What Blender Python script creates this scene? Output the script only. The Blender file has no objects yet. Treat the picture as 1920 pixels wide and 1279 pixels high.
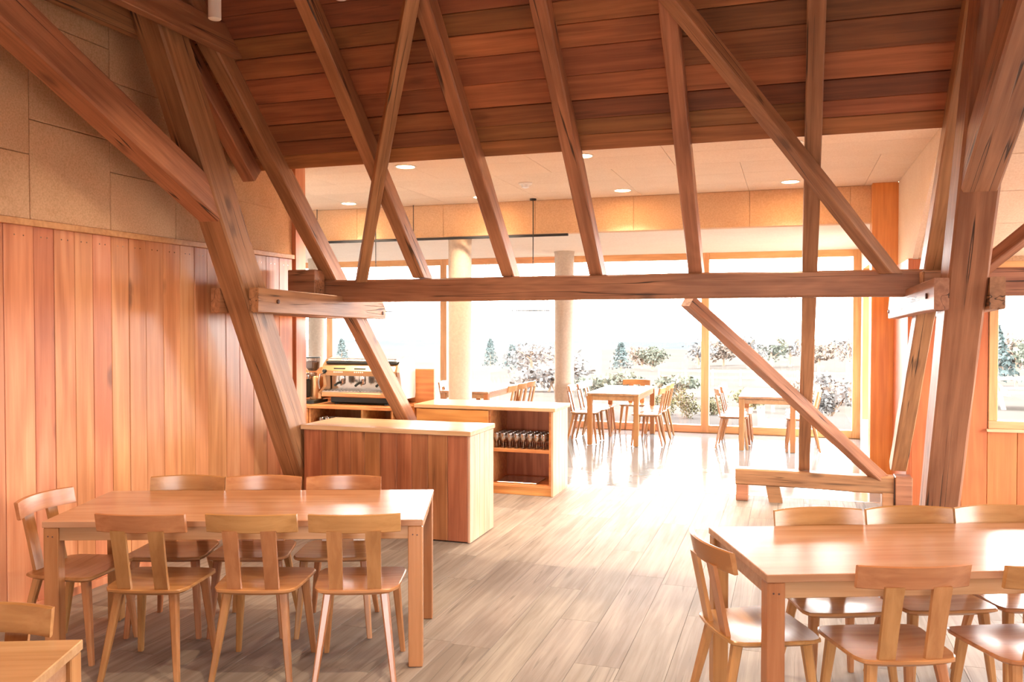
import bpy, bmesh, math, random
from mathutils import Vector, Matrix
R = math.radians
rng = random.Random(7)
S = bpy.context.scene
COL = S.collection

# ------------------------------------------------------------------ camera
cam_d = bpy.data.cameras.new('camera'); cam_d.sensor_width = 36; cam_d.lens = 36 * 1606 / 1920
cam_d.clip_start = .05; cam_d.clip_end = 5000
cam = bpy.data.objects.new('camera', cam_d); COL.objects.link(cam)
cam.location = (0, 0, 1.74); cam.rotation_euler = (R(90 - 1.248), 0, R(18))
S.camera = cam

# ------------------------------------------------------------------ world: bright overcast sky
SKY = 17.0
wd = bpy.data.worlds.new('overcast_sky'); S.world = wd; wd.use_nodes = True
bg = wd.node_tree.nodes['Background']
bg.inputs[0].default_value = (1.0, .955, .925, 1); bg.inputs[1].default_value = SKY

# ------------------------------------------------------------------ exposure
S.view_settings.view_transform = 'Standard'; S.view_settings.look = 'None'
S.view_settings.gamma = 1; S.view_settings.use_curve_mapping = False
S.view_settings.exposure = 0.9
S.cycles.max_bounces = 10; S.cycles.diffuse_bounces = 6; S.cycles.glossy_bounces = 4
S.cycles.transparent_max_bounces = 16; S.cycles.transmission_bounces = 6
S.cycles.caustics_reflective = False; S.cycles.caustics_refractive = False
S.cycles.sample_clamp_indirect = 6

def portal(name, loc, rot, sx, sy):          # guides the sky light through a real window opening
    l = bpy.data.lights.new(name, 'AREA'); l.shape = 'RECTANGLE'; l.size = sx; l.size_y = sy
    l.cycles.is_portal = True
    o = bpy.data.objects.new(name, l); COL.objects.link(o); o.location = loc; o.rotation_euler = rot
    return o
portal('daylight_main_glazing', (-4.3, 13.95, 1.45), (R(-90), 0, 0), 10.6, 2.7)
portal('daylight_bay_window', (3.2, 9.08, 1.55), (R(-90), 0, 0), 3.0, 1.6)
portal('daylight_rear_glazing', (.4, -5.2, 1.4), (R(90), 0, 0), 3.4, 2.4)
portal('daylight_end_wall', (5.2, 5.6, 1.45), (R(90), 0, R(90)), 4.0, 2.6)
portal('daylight_side_window', (1.4, 12.25, 1.45), (R(90), 0, R(90)), 2.1, 2.3)

# ================================================================== materials
MATS = {}
def nt_new(name):
    m = bpy.data.materials.new(name); m.use_nodes = True
    nt = m.node_tree; b = nt.nodes['Principled BSDF']
    MATS[name] = m
    return m, nt, b
def N(nt, t, **k):
    n = nt.nodes.new(t)
    for a, v in k.items():
        if a.startswith('i_'):
            key = a[2:]; key = int(key) if key.isdigit() else key
            n.inputs[key].default_value = v
        else: setattr(n, a, v)
    return n
def math_n(nt, op, a, b=None, clamp=False):
    n = nt.nodes.new('ShaderNodeMath'); n.operation = op; n.use_clamp = clamp
    for i, v in enumerate((a, b)):
        if v is None: continue
        if isinstance(v, (int, float)): n.inputs[i].default_value = v
        else: nt.links.new(v, n.inputs[i])
    return n.outputs[0]
def ramp(nt, fac, stops):
    n = nt.nodes.new('ShaderNodeValToRGB'); e = n.color_ramp.elements
    while len(e) < len(stops): e.new(.5)
    for i, (p, c) in enumerate(stops):
        e[i].position = p; e[i].color = (*c, 1)
    nt.links.new(fac, n.inputs[0]); return n.outputs[0]
def mixc(nt, fac, a, b, mode='MIX'):
    n = nt.nodes.new('ShaderNodeMix'); n.data_type = 'RGBA'; n.blend_type = mode
    for k, v in ((0, fac), (6, a), (7, b)):
        if isinstance(v, (int, float)): n.inputs[k].default_value = v
        elif isinstance(v, tuple): n.inputs[k].default_value = (*v, 1)
        else: nt.links.new(v, n.inputs[k])
    return n.outputs[2]
def obj_coords(nt):
    tc = N(nt, 'ShaderNodeTexCoord'); oi = N(nt, 'ShaderNodeObjectInfo')
    cx = N(nt, 'ShaderNodeCombineXYZ')
    for i, k in enumerate((37.0, 91.0, 53.0)):
        nt.links.new(math_n(nt, 'MULTIPLY', oi.outputs['Random'], k), cx.inputs[i])
    ad = N(nt, 'ShaderNodeVectorMath', operation='ADD')
    nt.links.new(tc.outputs['Object'], ad.inputs[0]); nt.links.new(cx.outputs[0], ad.inputs[1])
    return ad.outputs[0], oi.outputs['Random']
def stretch(nt, vec, axis, along, across):
    s = [across] * 3; s['XYZ'.index(axis)] = along
    m = N(nt, 'ShaderNodeMapping'); m.inputs['Scale'].default_value = s
    nt.links.new(vec, m.inputs[0]); return m.outputs[0]
def noise(nt, vec, scale, detail=4, rough=.55, dist=0):
    n = N(nt, 'ShaderNodeTexNoise'); n.inputs['Scale'].default_value = scale
    n.inputs['Detail'].default_value = detail; n.inputs['Roughness'].default_value = rough
    n.inputs['Distortion'].default_value = dist
    nt.links.new(vec, n.inputs[0]); return n.outputs[0]

def wood(name, dark, mid, light, axis='X', rough=.5, knots=.0, cracks=.0, bump=.15, var=.25, rings=.35, ringn=16, spec=.5):
    m, nt, b = nt_new(name)
    v, rnd = obj_coords(nt)
    g = noise(nt, stretch(nt, v, axis, 1.2, 26), 1.0, 5, .6, .4)
    lo = noise(nt, stretch(nt, v, axis, .42, 3.2), 1.0, 2, .5, .2)
    ring = math_n(nt, 'SINE', math_n(nt, 'MULTIPLY', lo, ringn * 6.283))
    ring = math_n(nt, 'ADD', math_n(nt, 'MULTIPLY', ring, .5), .5)
    big = noise(nt, stretch(nt, v, axis, .9, 2.0), 1.0, 3)
    f = math_n(nt, 'ADD', math_n(nt, 'MULTIPLY', g, .62), math_n(nt, 'MULTIPLY', ring, rings * .3))
    f = math_n(nt, 'ADD', f, math_n(nt, 'MULTIPLY', math_n(nt, 'SUBTRACT', big, .5), .55))
    col = ramp(nt, f, [(.22, dark), (.46, mid), (.74, light)])
    hgt = g
    if knots:
        vo = N(nt, 'ShaderNodeTexVoronoi'); vo.inputs['Scale'].default_value = 1.0
        nt.links.new(stretch(nt, v, axis, 1.5, 3.4), vo.inputs[0])
        kn = N(nt, 'ShaderNodeMapRange'); kn.inputs[1].default_value = .05; kn.inputs[2].default_value = .10 + .04 * knots
        kn.inputs[3].default_value = 1; kn.inputs[4].default_value = 0
        nt.links.new(math_n(nt, 'ADD', vo.outputs['Distance'], math_n(nt, 'MULTIPLY', math_n(nt, 'SUBTRACT', g, .5), .1)), kn.inputs[0])
        col = mixc(nt, math_n(nt, 'MULTIPLY', kn.outputs[0], min(1, .75 * knots)), col, tuple(x * .35 for x in dark))
    if cracks:
        cr = noise(nt, stretch(nt, v, axis, .22, 9), 1.0, 2, .5, .1)
        a = math_n(nt, 'ABSOLUTE', math_n(nt, 'SUBTRACT', cr, .5))
        mr = N(nt, 'ShaderNodeMapRange'); mr.inputs[1].default_value = .003; mr.inputs[2].default_value = .009
        mr.inputs[3].default_value = 1; mr.inputs[4].default_value = 0; nt.links.new(a, mr.inputs[0])
        mask = N(nt, 'ShaderNodeMapRange'); mask.inputs[1].default_value = .42; mask.inputs[2].default_value = .52
        nt.links.new(noise(nt, v, 2.2, 1), mask.inputs[0])
        ck = math_n(nt, 'MULTIPLY', math_n(nt, 'MULTIPLY', mr.outputs[0], mask.outputs[0]), cracks)
        col = mixc(nt, ck, col, tuple(x * .22 for x in dark))
        hgt = math_n(nt, 'SUBTRACT', g, math_n(nt, 'MULTIPLY', ck, 1.5))
    h = N(nt, 'ShaderNodeHueSaturation')
    nt.links.new(math_n(nt, 'ADD', math_n(nt, 'MULTIPLY', rnd, var), 1 - var * .5), h.inputs['Value'])
    nt.links.new(math_n(nt, 'ADD', math_n(nt, 'MULTIPLY', math_n(nt, 'FRACT', math_n(nt, 'MULTIPLY', rnd, 7.3)), .02), .49), h.inputs['Hue'])
    nt.links.new(col, h.inputs['Color'])
    nt.links.new(h.outputs[0], b.inputs['Base Color'])
    b.inputs['Roughness'].default_value = rough
    b.inputs['Specular IOR Level'].default_value = spec
    if bump:
        bp = N(nt, 'ShaderNodeBump'); bp.inputs['Strength'].default_value = bump; bp.inputs['Distance'].default_value = .006
        nt.links.new(hgt, bp.inputs['Height']); nt.links.new(bp.outputs[0], b.inputs['Normal'])
    return m

def speckle(name, c1, c2, scale=90, rough=.9, bump=.3, var=.06, spec=.3):
    m, nt, b = nt_new(name)
    v, rnd = obj_coords(nt)
    n1 = noise(nt, v, scale, 3, .7); n2 = noise(nt, v, 3, 3)
    f = math_n(nt, 'ADD', math_n(nt, 'MULTIPLY', n1, .75), math_n(nt, 'MULTIPLY', n2, .25))
    col = ramp(nt, f, [(.36, c1), (.62, c2)])
    h = N(nt, 'ShaderNodeHueSaturation')
    nt.links.new(math_n(nt, 'ADD', math_n(nt, 'MULTIPLY', rnd, var), 1 - var * .5), h.inputs['Value'])
    nt.links.new(col, h.inputs['Color']); nt.links.new(h.outputs[0], b.inputs['Base Color'])
    b.inputs['Roughness'].default_value = rough; b.inputs['Specular IOR Level'].default_value = spec
    if bump:
        bp = N(nt, 'ShaderNodeBump'); bp.inputs['Strength'].default_value = bump; bp.inputs['Distance'].default_value = .003
        nt.links.new(n1, bp.inputs['Height']); nt.links.new(bp.outputs[0], b.inputs['Normal'])
    return m
def plain(name, c, rough=.5, metal=0, emit=0, ecol=None, spec=.5):
    m, nt, b = nt_new(name)
    b.inputs['Base Color'].default_value = (*c, 1); b.inputs['Roughness'].default_value = rough
    b.inputs['Metallic'].default_value = metal; b.inputs['Specular IOR Level'].default_value = spec
    if emit:
        b.inputs['Emission Color'].default_value = (*(ecol or c), 1); b.inputs['Emission Strength'].default_value = emit
    else:
        v, rnd = obj_coords(nt)
        nn = noise(nt, v, 14, 3)
        nt.links.new(math_n(nt, 'ADD', math_n(nt, 'MULTIPLY', nn, .1), rough - .05), b.inputs['Roughness'])
    return m

# old hewn timber (brown), roof boards, wall boards, oak furniture
T_OLD = wood('old_hewn_timber', (.27, .115, .052), (.47, .225, .11), (.60, .33, .18), 'X', .5, .9, 1, .4, .25, .15)
T_ROOF = wood('roof_board_wood', (.24, .085, .034), (.41, .155, .06), (.56, .25, .105), 'X', .55, .5, .3, .2, .75, .15, 8)
T_WALL = wood('wall_board_pine', (.50, .19, .08), (.68, .30, .14), (.80, .43, .24), 'Z', .31, .9, 0, .06, .25, .6, 5)
T_BAY = wood('bay_board_pine', (.40, .115, .032), (.50, .165, .048), (.58, .23, .08), 'Z', .4, .4, 0, .06, .2, .25, 7)
T_POST = wood('orange_post_pine', (.56, .18, .055), (.72, .28, .09), (.82, .38, .14), 'Z', .4, .6, 0, .06, .2, .25, 7)
T_FRAME = wood('window_frame_larch', (.58, .28, .11), (.74, .40, .18), (.84, .52, .28), 'Z', .4, 0, 0, .04, .1, .2)
T_FRAMEX = wood('window_rail_larch', (.58, .28, .11), (.74, .40, .18), (.84, .52, .28), 'X', .4, 0, 0, .04, .1, .2)
T_BAR = wood('bar_front_board', (.25, .085, .034), (.42, .165, .072), (.56, .26, .125), 'Z', .4, 1, .3, .12, .35, .45, 5)
T_BARLIGHT = wood('lit_bar_end_board', (.55, .33, .2), (.7, .48, .32), (.8, .6, .45), 'Z', .42, .2, 0, .06, .1, .4, 11)  # paler than the bar fronts: window light on the counter ends coloured in
T_TOP = wood('bar_worktop_oak', (.56, .33, .17), (.72, .48, .29), (.82, .6, .42), 'X', .3, .2, 0, .05, .1, .4, 11)
T_CAB = wood('bar_cabinet_pine', (.48, .19, .06), (.66, .31, .10), (.78, .44, .18), 'X', .4, .4, 0, .06, .2, .5, 11)
T_OAK = wood('chair_oak', (.33, .14, .05), (.45, .21, .083), (.54, .28, .122), 'Z', .27, 0, 0, .05, .14, .2, 9)
T_OAKR = wood('chair_oak_rail', (.33, .14, .05), (.45, .21, .083), (.54, .28, .122), 'X', .27, 0, 0, .05, .14, .2, 9)
T_OAKX = wood('table_oak', (.35, .18, .088), (.46, .26, .14), (.55, .345, .205), 'X', .22, .1, 0, .04, .12, .25, 7)
T_FLOOR = wood('floor_plank_oak', (.24, .205, .18), (.37, .33, .295), (.47, .43, .39), 'Y', .6, .12, .35, .1, .1, .12, 5, .12)
T_BARK = wood('tree_bark', (.12, .08, .05), (.22, .15, .1), (.3, .22, .15), 'Z', .9, 0, 0, .2)
P_WALL = speckle('wood_wool_panel', (.58, .36, .20), (.76, .52, .32))
P_CEIL = speckle('ceiling_panel_cream', (.74, .58, .44), (.84, .70, .56), 60)
P_FASC = speckle('fascia_panel_cream', (.66, .43, .26), (.78, .55, .36), 60)
P_WHITE = speckle('white_plaster', (.78, .75, .72), (.86, .83, .80), 40, .8, .1)
P_SOFF = speckle('soffit_plaster', (.78, .68, .58), (.86, .77, .67), 40, .8, .1)
P_CONC = speckle('column_plaster', (.5, .42, .34), (.58, .5, .41), 30, .7, .15)
M_BLACK = plain('black_steel', (.02, .02, .022), .45)
M_CHROME = plain('polished_steel', (.55, .52, .49), .16, 1)
M_BRASS = plain('brushed_copper_panel', (.62, .36, .19), .3, .9)
M_WHITE = plain('white_enamel', (.82, .84, .86), .3)
M_PLASTIC = plain('black_plastic', (.016, .024, .024), .4)
M_LAMPW = plain('white_lamp_body', (.8, .77, .72), .5)
M_BULB = plain('downlight_glow', (1, .85, .65), .5, 0, 9, (1, .86, .66))
M_GROUND_D = plain('bean_brown', (.08, .03, .018), .5)
M_STEELTRAY = plain('tray_steel', (.7, .7, .7), .25, 1)

def glass_mat(name, gloss=.06, tint=(1, 1, 1)):
    m, nt, b = nt_new(name); nt.nodes.remove(b)
    out = nt.nodes['Material Output']
    tr = N(nt, 'ShaderNodeBsdfTransparent'); tr.inputs[0].default_value = (*tint, 1)
    gl = N(nt, 'ShaderNodeBsdfGlossy'); gl.inputs['Roughness'].default_value = .02
    mx = N(nt, 'ShaderNodeMixShader'); mx.inputs[0].default_value = gloss
    nt.links.new(tr.outputs[0], mx.inputs[1]); nt.links.new(gl.outputs[0], mx.inputs[2])
    nt.links.new(mx.outputs[0], out.inputs[0]); return m
M_GLASS = glass_mat('window_glass', .05)
M_TUMBLER = glass_mat('drinking_glass', .35, (.93, .93, .93))
M_HOPPER = glass_mat('hopper_plastic', .12, (.9, .86, .84))

def polished_floor():
    m, nt, b = nt_new('polished_screed')
    v, rnd = obj_coords(nt)
    n1 = noise(nt, v, .9, 5, .6); n2 = noise(nt, v, 5, 4)
    col = ramp(nt, math_n(nt, 'ADD', math_n(nt, 'MULTIPLY', n1, .7), math_n(nt, 'MULTIPLY', n2, .3)),
               [(.35, (.17, .205, .225)), (.65, (.25, .275, .29))])
    nt.links.new(col, b.inputs['Base Color'])
    nt.links.new(math_n(nt, 'ADD', math_n(nt, 'MULTIPLY', n2, .1), .05), b.inputs['Roughness'])
    b.inputs['Specular IOR Level'].default_value = .8
    bp = N(nt, 'ShaderNodeBump'); bp.inputs['Strength'].default_value = .05; bp.inputs['Distance'].default_value = .01
    nt.links.new(noise(nt, v, 3, 2), bp.inputs['Height']); nt.links.new(bp.outputs[0], b.inputs['Normal'])
    return m
M_SCREED = polished_floor()
def meadow():
    m, nt, b = nt_new('winter_meadow')
    v, rnd = obj_coords(nt)
    f = math_n(nt, 'ADD', math_n(nt, 'MULTIPLY', noise(nt, v, .35, 6, .7), .6), math_n(nt, 'MULTIPLY', noise(nt, v, .04, 4), .4))
    col = ramp(nt, f, [(.38, (.034, .033, .028)), (.5, (.041, .0375, .0345)), (.62, (.043, .040, .038))])
    nt.links.new(col, b.inputs['Base Color']); b.inputs['Roughness'].default_value = .95
    b.inputs['Specular IOR Level'].default_value = 0
    return m
M_MEADOW = meadow()
M_HILL = speckle('distant_hill', (.028, .034, .037), (.033, .0375, .0395), .02, 1, 0, .06, 0)
M_PAVE = speckle('terrace_gravel', (.042, .039, .037), (.047, .044, .042), 20, .95, .1, .06, 0)
def leafmat(name, c1, c2):
    return speckle(name, c1, c2, 4, .8, 0, .3, 0)
L_GREEN = leafmat('leaf_pale_green', (0.065, 0.08, 0.06), (0.085, 0.095, 0.08))
L_DARK = leafmat('leaf_conifer', (0.04, 0.06, 0.06), (0.06, 0.08, 0.08))
L_ORANGE = leafmat('leaf_autumn', (0.095, 0.075, 0.06), (0.11, 0.09, 0.075))
L_YELLOW = leafmat('leaf_yellow_grass', (0.085, 0.085, 0.04), (0.1, 0.098, 0.06))
L_BARE = leafmat('twig_grey', (0.08, 0.085, 0.085), (0.1, 0.1, 0.1))

# ================================================================== mesh helpers
def link(o, parent=None):
    COL.objects.link(o)
    if parent: o.parent = parent
    return o
def tag(o, label=None, cat=None, group=None, kind=None):
    if label: o['label'] = label
    if cat: o['category'] = cat
    if group: o['group'] = group
    if kind: o['kind'] = kind
    return o
def empty(name, loc=(0, 0, 0), rz=0):
    o = bpy.data.objects.new(name, None); o.empty_display_size = .1; COL.objects.link(o)
    o.location = loc; o.rotation_euler = (0, 0, rz); return o
def mesh(name, verts, faces, mat, parent=None, smooth=False, loc=None):
    me = bpy.data.meshes.new(name); me.from_pydata([tuple(v) for v in verts], [], faces)
    me.materials.append(mat); me.update()
    bm = bmesh.new(); bm.from_mesh(me); bmesh.ops.recalc_face_normals(bm, faces=bm.faces); bm.to_mesh(me); bm.free()
    if smooth:
        for p in me.polygons: p.use_smooth = True
        if smooth != 'all': me.set_sharp_from_angle(angle=R(38))
    o = bpy.data.objects.new(name, me); link(o, parent)
    if loc: o.location = loc
    return o
CACHE = {}
def boxmesh(sx, sy, sz, mat, bevel):
    k = (round(sx, 4), round(sy, 4), round(sz, 4), mat.name, bevel)
    if k in CACHE: return CACHE[k]
    bm = bmesh.new(); bmesh.ops.create_cube(bm, size=1)
    for v in bm.verts: v.co = Vector((v.co.x * sx, v.co.y * sy, v.co.z * sz))
    if bevel: bmesh.ops.bevel(bm, geom=bm.edges[:], offset=min(bevel, .45 * min(sx, sy, sz)), segments=1, affect='EDGES')
    me = bpy.data.meshes.new('block'); bm.to_mesh(me); bm.free(); me.materials.append(mat)
    CACHE[k] = me; return me
def box(name, lo, hi, mat, parent=None, bevel=.003):
    lo, hi = Vector(lo), Vector(hi); s = hi - lo
    o = bpy.data.objects.new(name, boxmesh(s.x, s.y, s.z, mat, bevel)); link(o, parent)
    o.location = (lo + hi) / 2; return o
def shell(name, lo, hi, mat):
    (a, b, c), (d, e, f) = lo, hi
    return mesh(name, [(a, b, c), (d, b, c), (d, e, c), (a, e, c), (a, b, f), (d, b, f), (d, e, f), (a, e, f)],
                [(3, 2, 1, 0), (4, 5, 6, 7), (0, 1, 5, 4), (1, 2, 6, 5), (2, 3, 7, 6), (3, 0, 4, 7)], mat)
def lathe(name, prof, mat, parent=None, n=24, loc=(0, 0, 0), axis=None):
    vs, fs = [], []
    for r, z in prof:
        for k in range(n):
            a = 2 * math.pi * k / n; vs.append((r * math.cos(a), r * math.sin(a), z))
    for i in range(len(prof) - 1):
        for k in range(n):
            fs.append((i * n + k, i * n + (k + 1) % n, (i + 1) * n + (k + 1) % n, (i + 1) * n + k))
    if prof[0][0] > 1e-4: fs.append(tuple(reversed(range(n))))
    if prof[-1][0] > 1e-4: fs.append(tuple(range((len(prof) - 1) * n, len(prof) * n)))
    o = mesh(name, vs, fs, mat, parent, True, loc)
    if axis: o.rotation_euler = Vector((0, 0, 1)).rotation_difference(Vector(axis)).to_euler()
    return o
def tube_data(pts, r, n=8):
    pts = [Vector(p) for p in pts]; vs, fs = [], []
    for i, p in enumerate(pts):
        t = (pts[min(i + 1, len(pts) - 1)] - pts[max(i - 1, 0)]).normalized()
        up = Vector((0, 0, 1)) if abs(t.z) < .9 else Vector((1, 0, 0))
        a = t.cross(up).normalized(); b = t.cross(a)
        for k in range(n):
            w = 2 * math.pi * k / n; vs.append(p + (a * math.cos(w) + b * math.sin(w)) * r)
    for i in range(len(pts) - 1):
        for k in range(n):
            fs.append((i * n + k, i * n + (k + 1) % n, (i + 1) * n + (k + 1) % n, (i + 1) * n + k))
    fs.append(tuple(range(n))); fs.append(tuple(range((len(pts) - 1) * n, len(pts) * n)))
    return vs, fs
def tube(name, pts, r, mat, parent=None, n=8):
    vs, fs = tube_data(pts, r, n); return mesh(name, vs, fs, mat, parent, True)
def prism(name, poly, axis, a, b, mat, parent=None, smooth=False):
    """polygon in the plane normal to axis, extruded from a to b"""
    n = len(poly)
    def P(q, t):
        return {'X': (t, q[0], q[1]), 'Y': (q[0], t, q[1]), 'Z': (q[0], q[1], t)}[axis]
    vs = [P(q, a) for q in poly] + [P(q, b) for q in poly]
    fs = [tuple(range(n)), tuple(range(n, 2 * n))] + [(i, (i + 1) % n, n + (i + 1) % n, n + i) for i in range(n)]
    return mesh(name, vs, fs, mat, parent, smooth)

def timber(name, p0, p1, w, h, label, cat='beam', mat=None, cuts=(), group=None, rough=.006, side=(0, 0, 0), seg=None, parent=None):
    """hewn timber along p0-p1; w across (horizontal), h deep; uneven faces and chamfered arrises; cuts = (point, outward normal)"""
    p0, p1 = Vector(p0), Vector(p1); L = (p1 - p0).length
    x = (p1 - p0).normalized(); up = Vector((0, 0, 1)) if abs(x.z) < .98 else Vector((0, 1, 0))
    y = up.cross(x).normalized(); z = x.cross(y)
    n = seg or max(3, int(L / .35)); c = min(w, h) * .07
    ring = [(-w / 2 + c, -h / 2), (w / 2 - c, -h / 2), (w / 2, -h / 2 + c), (w / 2, h / 2 - c), (w / 2 - c, h / 2), (-w / 2 + c, h / 2), (-w / 2, h / 2 - c), (-w / 2, -h / 2 + c)]
    bm = bmesh.new(); rows = []
    ph = [rng.uniform(0, 6.28) for _ in range(4)]
    for i in range(n + 1):
        t = i / n; dy = rough * math.sin(t * 4 + ph[0]); dz = rough * math.sin(t * 5 + ph[1])
        k = 1 + rough * 2.2 * math.sin(t * 7 + ph[2])
        rows.append([bm.verts.new((t * L - L / 2, a * k + dy + rng.uniform(-1, 1) * rough * .4, b * k + dz + rng.uniform(-1, 1) * rough * .4)) for a, b in ring])
    for i in range(n):
        for j in range(8):
            bm.faces.new((rows[i][j], rows[i][(j + 1) % 8], rows[i + 1][(j + 1) % 8], rows[i + 1][j]))
    bm.faces.new(rows[0]); bm.faces.new(rows[-1])
    M = Matrix.Translation((p0 + p1) / 2) @ Matrix((x, y, z)).transposed().to_4x4()
    Mi = M.inverted()
    for q, nn in cuts:
        g = bm.verts[:] + bm.edges[:] + bm.faces[:]
        r = bmesh.ops.bisect_plane(bm, geom=g, plane_co=Mi @ Vector(q), plane_no=(Mi.to_3x3() @ Vector(nn)).normalized(), clear_outer=True)
        ed = [e for e in r['geom_cut'] if isinstance(e, bmesh.types.BMEdge)]
        if ed: bmesh.ops.contextual_create(bm, geom=ed)
    bmesh.ops.recalc_face_normals(bm, faces=bm.faces)
    me = bpy.data.meshes.new(name); bm.to_mesh(me); bm.free(); me.materials.append(mat or T_OLD)
    o = bpy.data.objects.new(name, me); link(o, parent); o.matrix_world = M
    if label: tag(o, label, cat, group)
    return o

# ================================================================== THE SETTING
TAN = math.tan(R(43)); COS = math.cos(R(43)); SIN = math.sin(R(43))
YP, ZP = 6.75, 2.126                      # rafter underside passes here (top of the long purlin)
def raf(Y): return ZP + TAN * (YP - Y)    # underside of the rafters
RD = .14                                  # rafter depth
def roofz(Y): return raf(Y) + RD / COS    # underside of the roof boards
XL, XT0, XT1 = -4.33, -4.005, .975        # plank wall, truss by the wall, truss by the bay

# ---- floor: oak planks and polished screed
fl = mesh('floor', [(-9.6, -5.2, -.03), (5.2, -5.2, -.03), (5.2, 14, -.03), (-9.6, 14, -.03), (-9.6, -5.2, -.2), (5.2, -5.2, -.2), (5.2, 14, -.2), (-9.6, 14, -.2)],
          [(0, 1, 2, 3), (7, 6, 5, 4), (0, 4, 5, 1), (1, 5, 6, 2), (2, 6, 7, 3), (3, 7, 4, 0)], T_FLOOR); tag(fl, kind='structure')
pw = .235; x = XL; i = 0
while x < 3.6:
    y = 1.2 - rng.uniform(0, 1.4); x1 = min(x + pw, 3.6)
    while y < 8.9:
        y1 = min(y + 1.6, 8.9)
        if y1 > 1.2 and y1 - y > .05:
            box('floor_plank', (x + .0007, y + .0007, -.03), (x1 - .0007, y1 - .0007, 0), T_FLOOR, fl, .0012)
        y += 1.6
    x = x1; i += 1
# what lies outside the view: one board field
box('floor_field', (3.6, -5.1, -.03), (5.1, 8.9, 0), T_FLOOR, fl, 0); box('floor_field', (XL, -5.1, -.03), (3.6, 1.2, 0), T_FLOOR, fl, 0)
scr = mesh('floor', [(-9.6, 8.9, -.03), (1.3, 8.9, -.03), (1.3, 13.9, -.03), (-9.6, 13.9, -.03), (-9.6, 8.9, -.002), (1.3, 8.9, -.002), (1.3, 13.9, -.002), (-9.6, 13.9, -.002)],
           [(3, 2, 1, 0), (4, 5, 6, 7), (0, 1, 5, 4), (1, 2, 6, 5), (2, 3, 7, 6), (3, 0, 4, 7)], M_SCREED); tag(scr, kind='structure')
scr2 = box('floor', (-9.6, 7.0, -.03), (XL, 8.9, -.002), M_SCREED, None, 0); tag(scr2, kind='structure')
tr = box('trim_1', (-2.0, 8.888, -.001), (1.05, 8.912, .003), M_STEELTRAY, None, .001); tag(tr, kind='structure')

# ---- plank wall on the left
wl = shell('wall_left', (XL - .25, -5.1, 0), (XL - .022, 7.0, 7.2), P_WALL); tag(wl, kind='structure')
edges = [2.35, 2.52, 2.66, 2.83, 2.98, 3.15, 3.3, 3.47, 3.62, 3.81, 4.02, 4.17, 4.33, 4.48, 4.64, 4.8, 4.96, 5.14, 5.32, 5.48, 5.63, 5.86, 6.04, 6.23, 6.42, 6.62, 6.83]
y = 2.35
while y > -5: edges.insert(0, round(y - .22, 3)); y -= .22
ZT = 2.315
for a, b_ in zip(edges[:-1], edges[1:]):
    pl = box('plank', (XL - .022, a + .0015, .002), (XL + rng.uniform(-.002, .001), b_ - .0015, ZT), T_WALL, wl, .003)
    if b_ > 3.4:
        ns = []
        for q in (.35, .65): ns.append((q * (b_ - a) + a))
        for q in ns:
            lathe('nail', [(.0045, 0), (.0045, .0012)], M_CHROME, pl, 8, (.0115, q - (a + b_) / 2, ZT / 2 - .06), (1, 0, 0))
tw = box('trim_2', (XL - .02, -5, ZT), (XL + .022, 6.84, ZT + .04), T_FRAMEX, None, .003); tag(tw, kind='structure')
tw2 = box('trim_3', (XL - .1, 6.86, 0), (XL + .02, 7.03, 3.24), T_WALL, None, .004); tag(tw2, kind='structure')
bb = box('baseboard_left', (XL, -5, 0), (XL + .012, 6.8, .05), T_WALL, None, .002); tag(bb, kind='structure')
# wood-wool panels above: staggered courses
yj = [-5, -3.2, -2.0, -.8, .4, 1.6, 2.8, 3.37, 4.0, 4.64, 5.28, 5.92, 6.57, 6.84]
for k in range(len(yj) - 1):
    a, b_ = yj[k], yj[k + 1]
    zs = [ZT + .04] + [z for z in ((2.745, 3.35, 3.95, 4.55, 5.15, 5.75) if k % 2 == 1 else (2.955, 3.56, 4.16, 4.76, 5.36, 5.96))]
    for z0, z1 in zip(zs, zs[1:] + [6.9]):
        if z0 > roofz(b_) and b_ > 2: continue
        box('panel', (XL - .022, a + .002, z0 + .002), (XL - .001, b_ - .002, z1 - .002), P_WALL, wl, .004)

# ---- timber roof over the near hall: boards on the rafters
roof = prism('ceiling', [(6.06, roofz(6.06) + .03), (1.85, roofz(1.85) + .03), (1.85, roofz(1.85) + .2), (5.9, roofz(6.06) + .3)], 'X', XL, 1.09, T_ROOF); tag(roof, kind='structure')
rows = [6.055, 5.955, 5.86, 5.75, 5.61, 5.46, 5.34, 5.225, 5.10, 4.95, 4.83, 4.69, 4.56, 4.41, 4.27]
def roof_board(x0, x1, ya, yb):
    L = x1 - x0; wd_ = (ya - yb) / COS; ym = (ya + yb) / 2
    o = bpy.data.objects.new('roof_board', boxmesh(round(L, 3), round(wd_ - .004, 4), .028, T_ROOF, .004)); link(o, roof)
    o.location = ((x0 + x1) / 2, ym, roofz(ym) + .016 + rng.uniform(-.003, .002))
    o.rotation_euler = (R(-43) + rng.uniform(-.008, .008), 0, 0)
for k, (ya, yb) in enumerate(zip(rows[:-1], rows[1:])):
    js = sorted(rng.sample([-3.04, -2.23, -1.48, -.69, .14], 1 + k % 2))
    xs = [XL] + js + [1.05]
    for a, b_ in zip(xs[:-1], xs[1:]): roof_board(a + .001, b_ - .001, ya, yb)
roof_board(XL, 1.05, 4.27, 1.85)
rr = prism('ceiling', [(1.85, roofz(1.85) + .05), (-2.4, 2.93), (-2.4, 3.1), (1.85, roofz(1.85) + .25)], 'X', XL, 5.0, T_ROOF); tag(rr, kind='structure')
rc = box('ceiling', (XL, -5.1, 2.93), (5.1, -2.4, 3.05), P_CEIL, None, 0); tag(rc, kind='structure')

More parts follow.
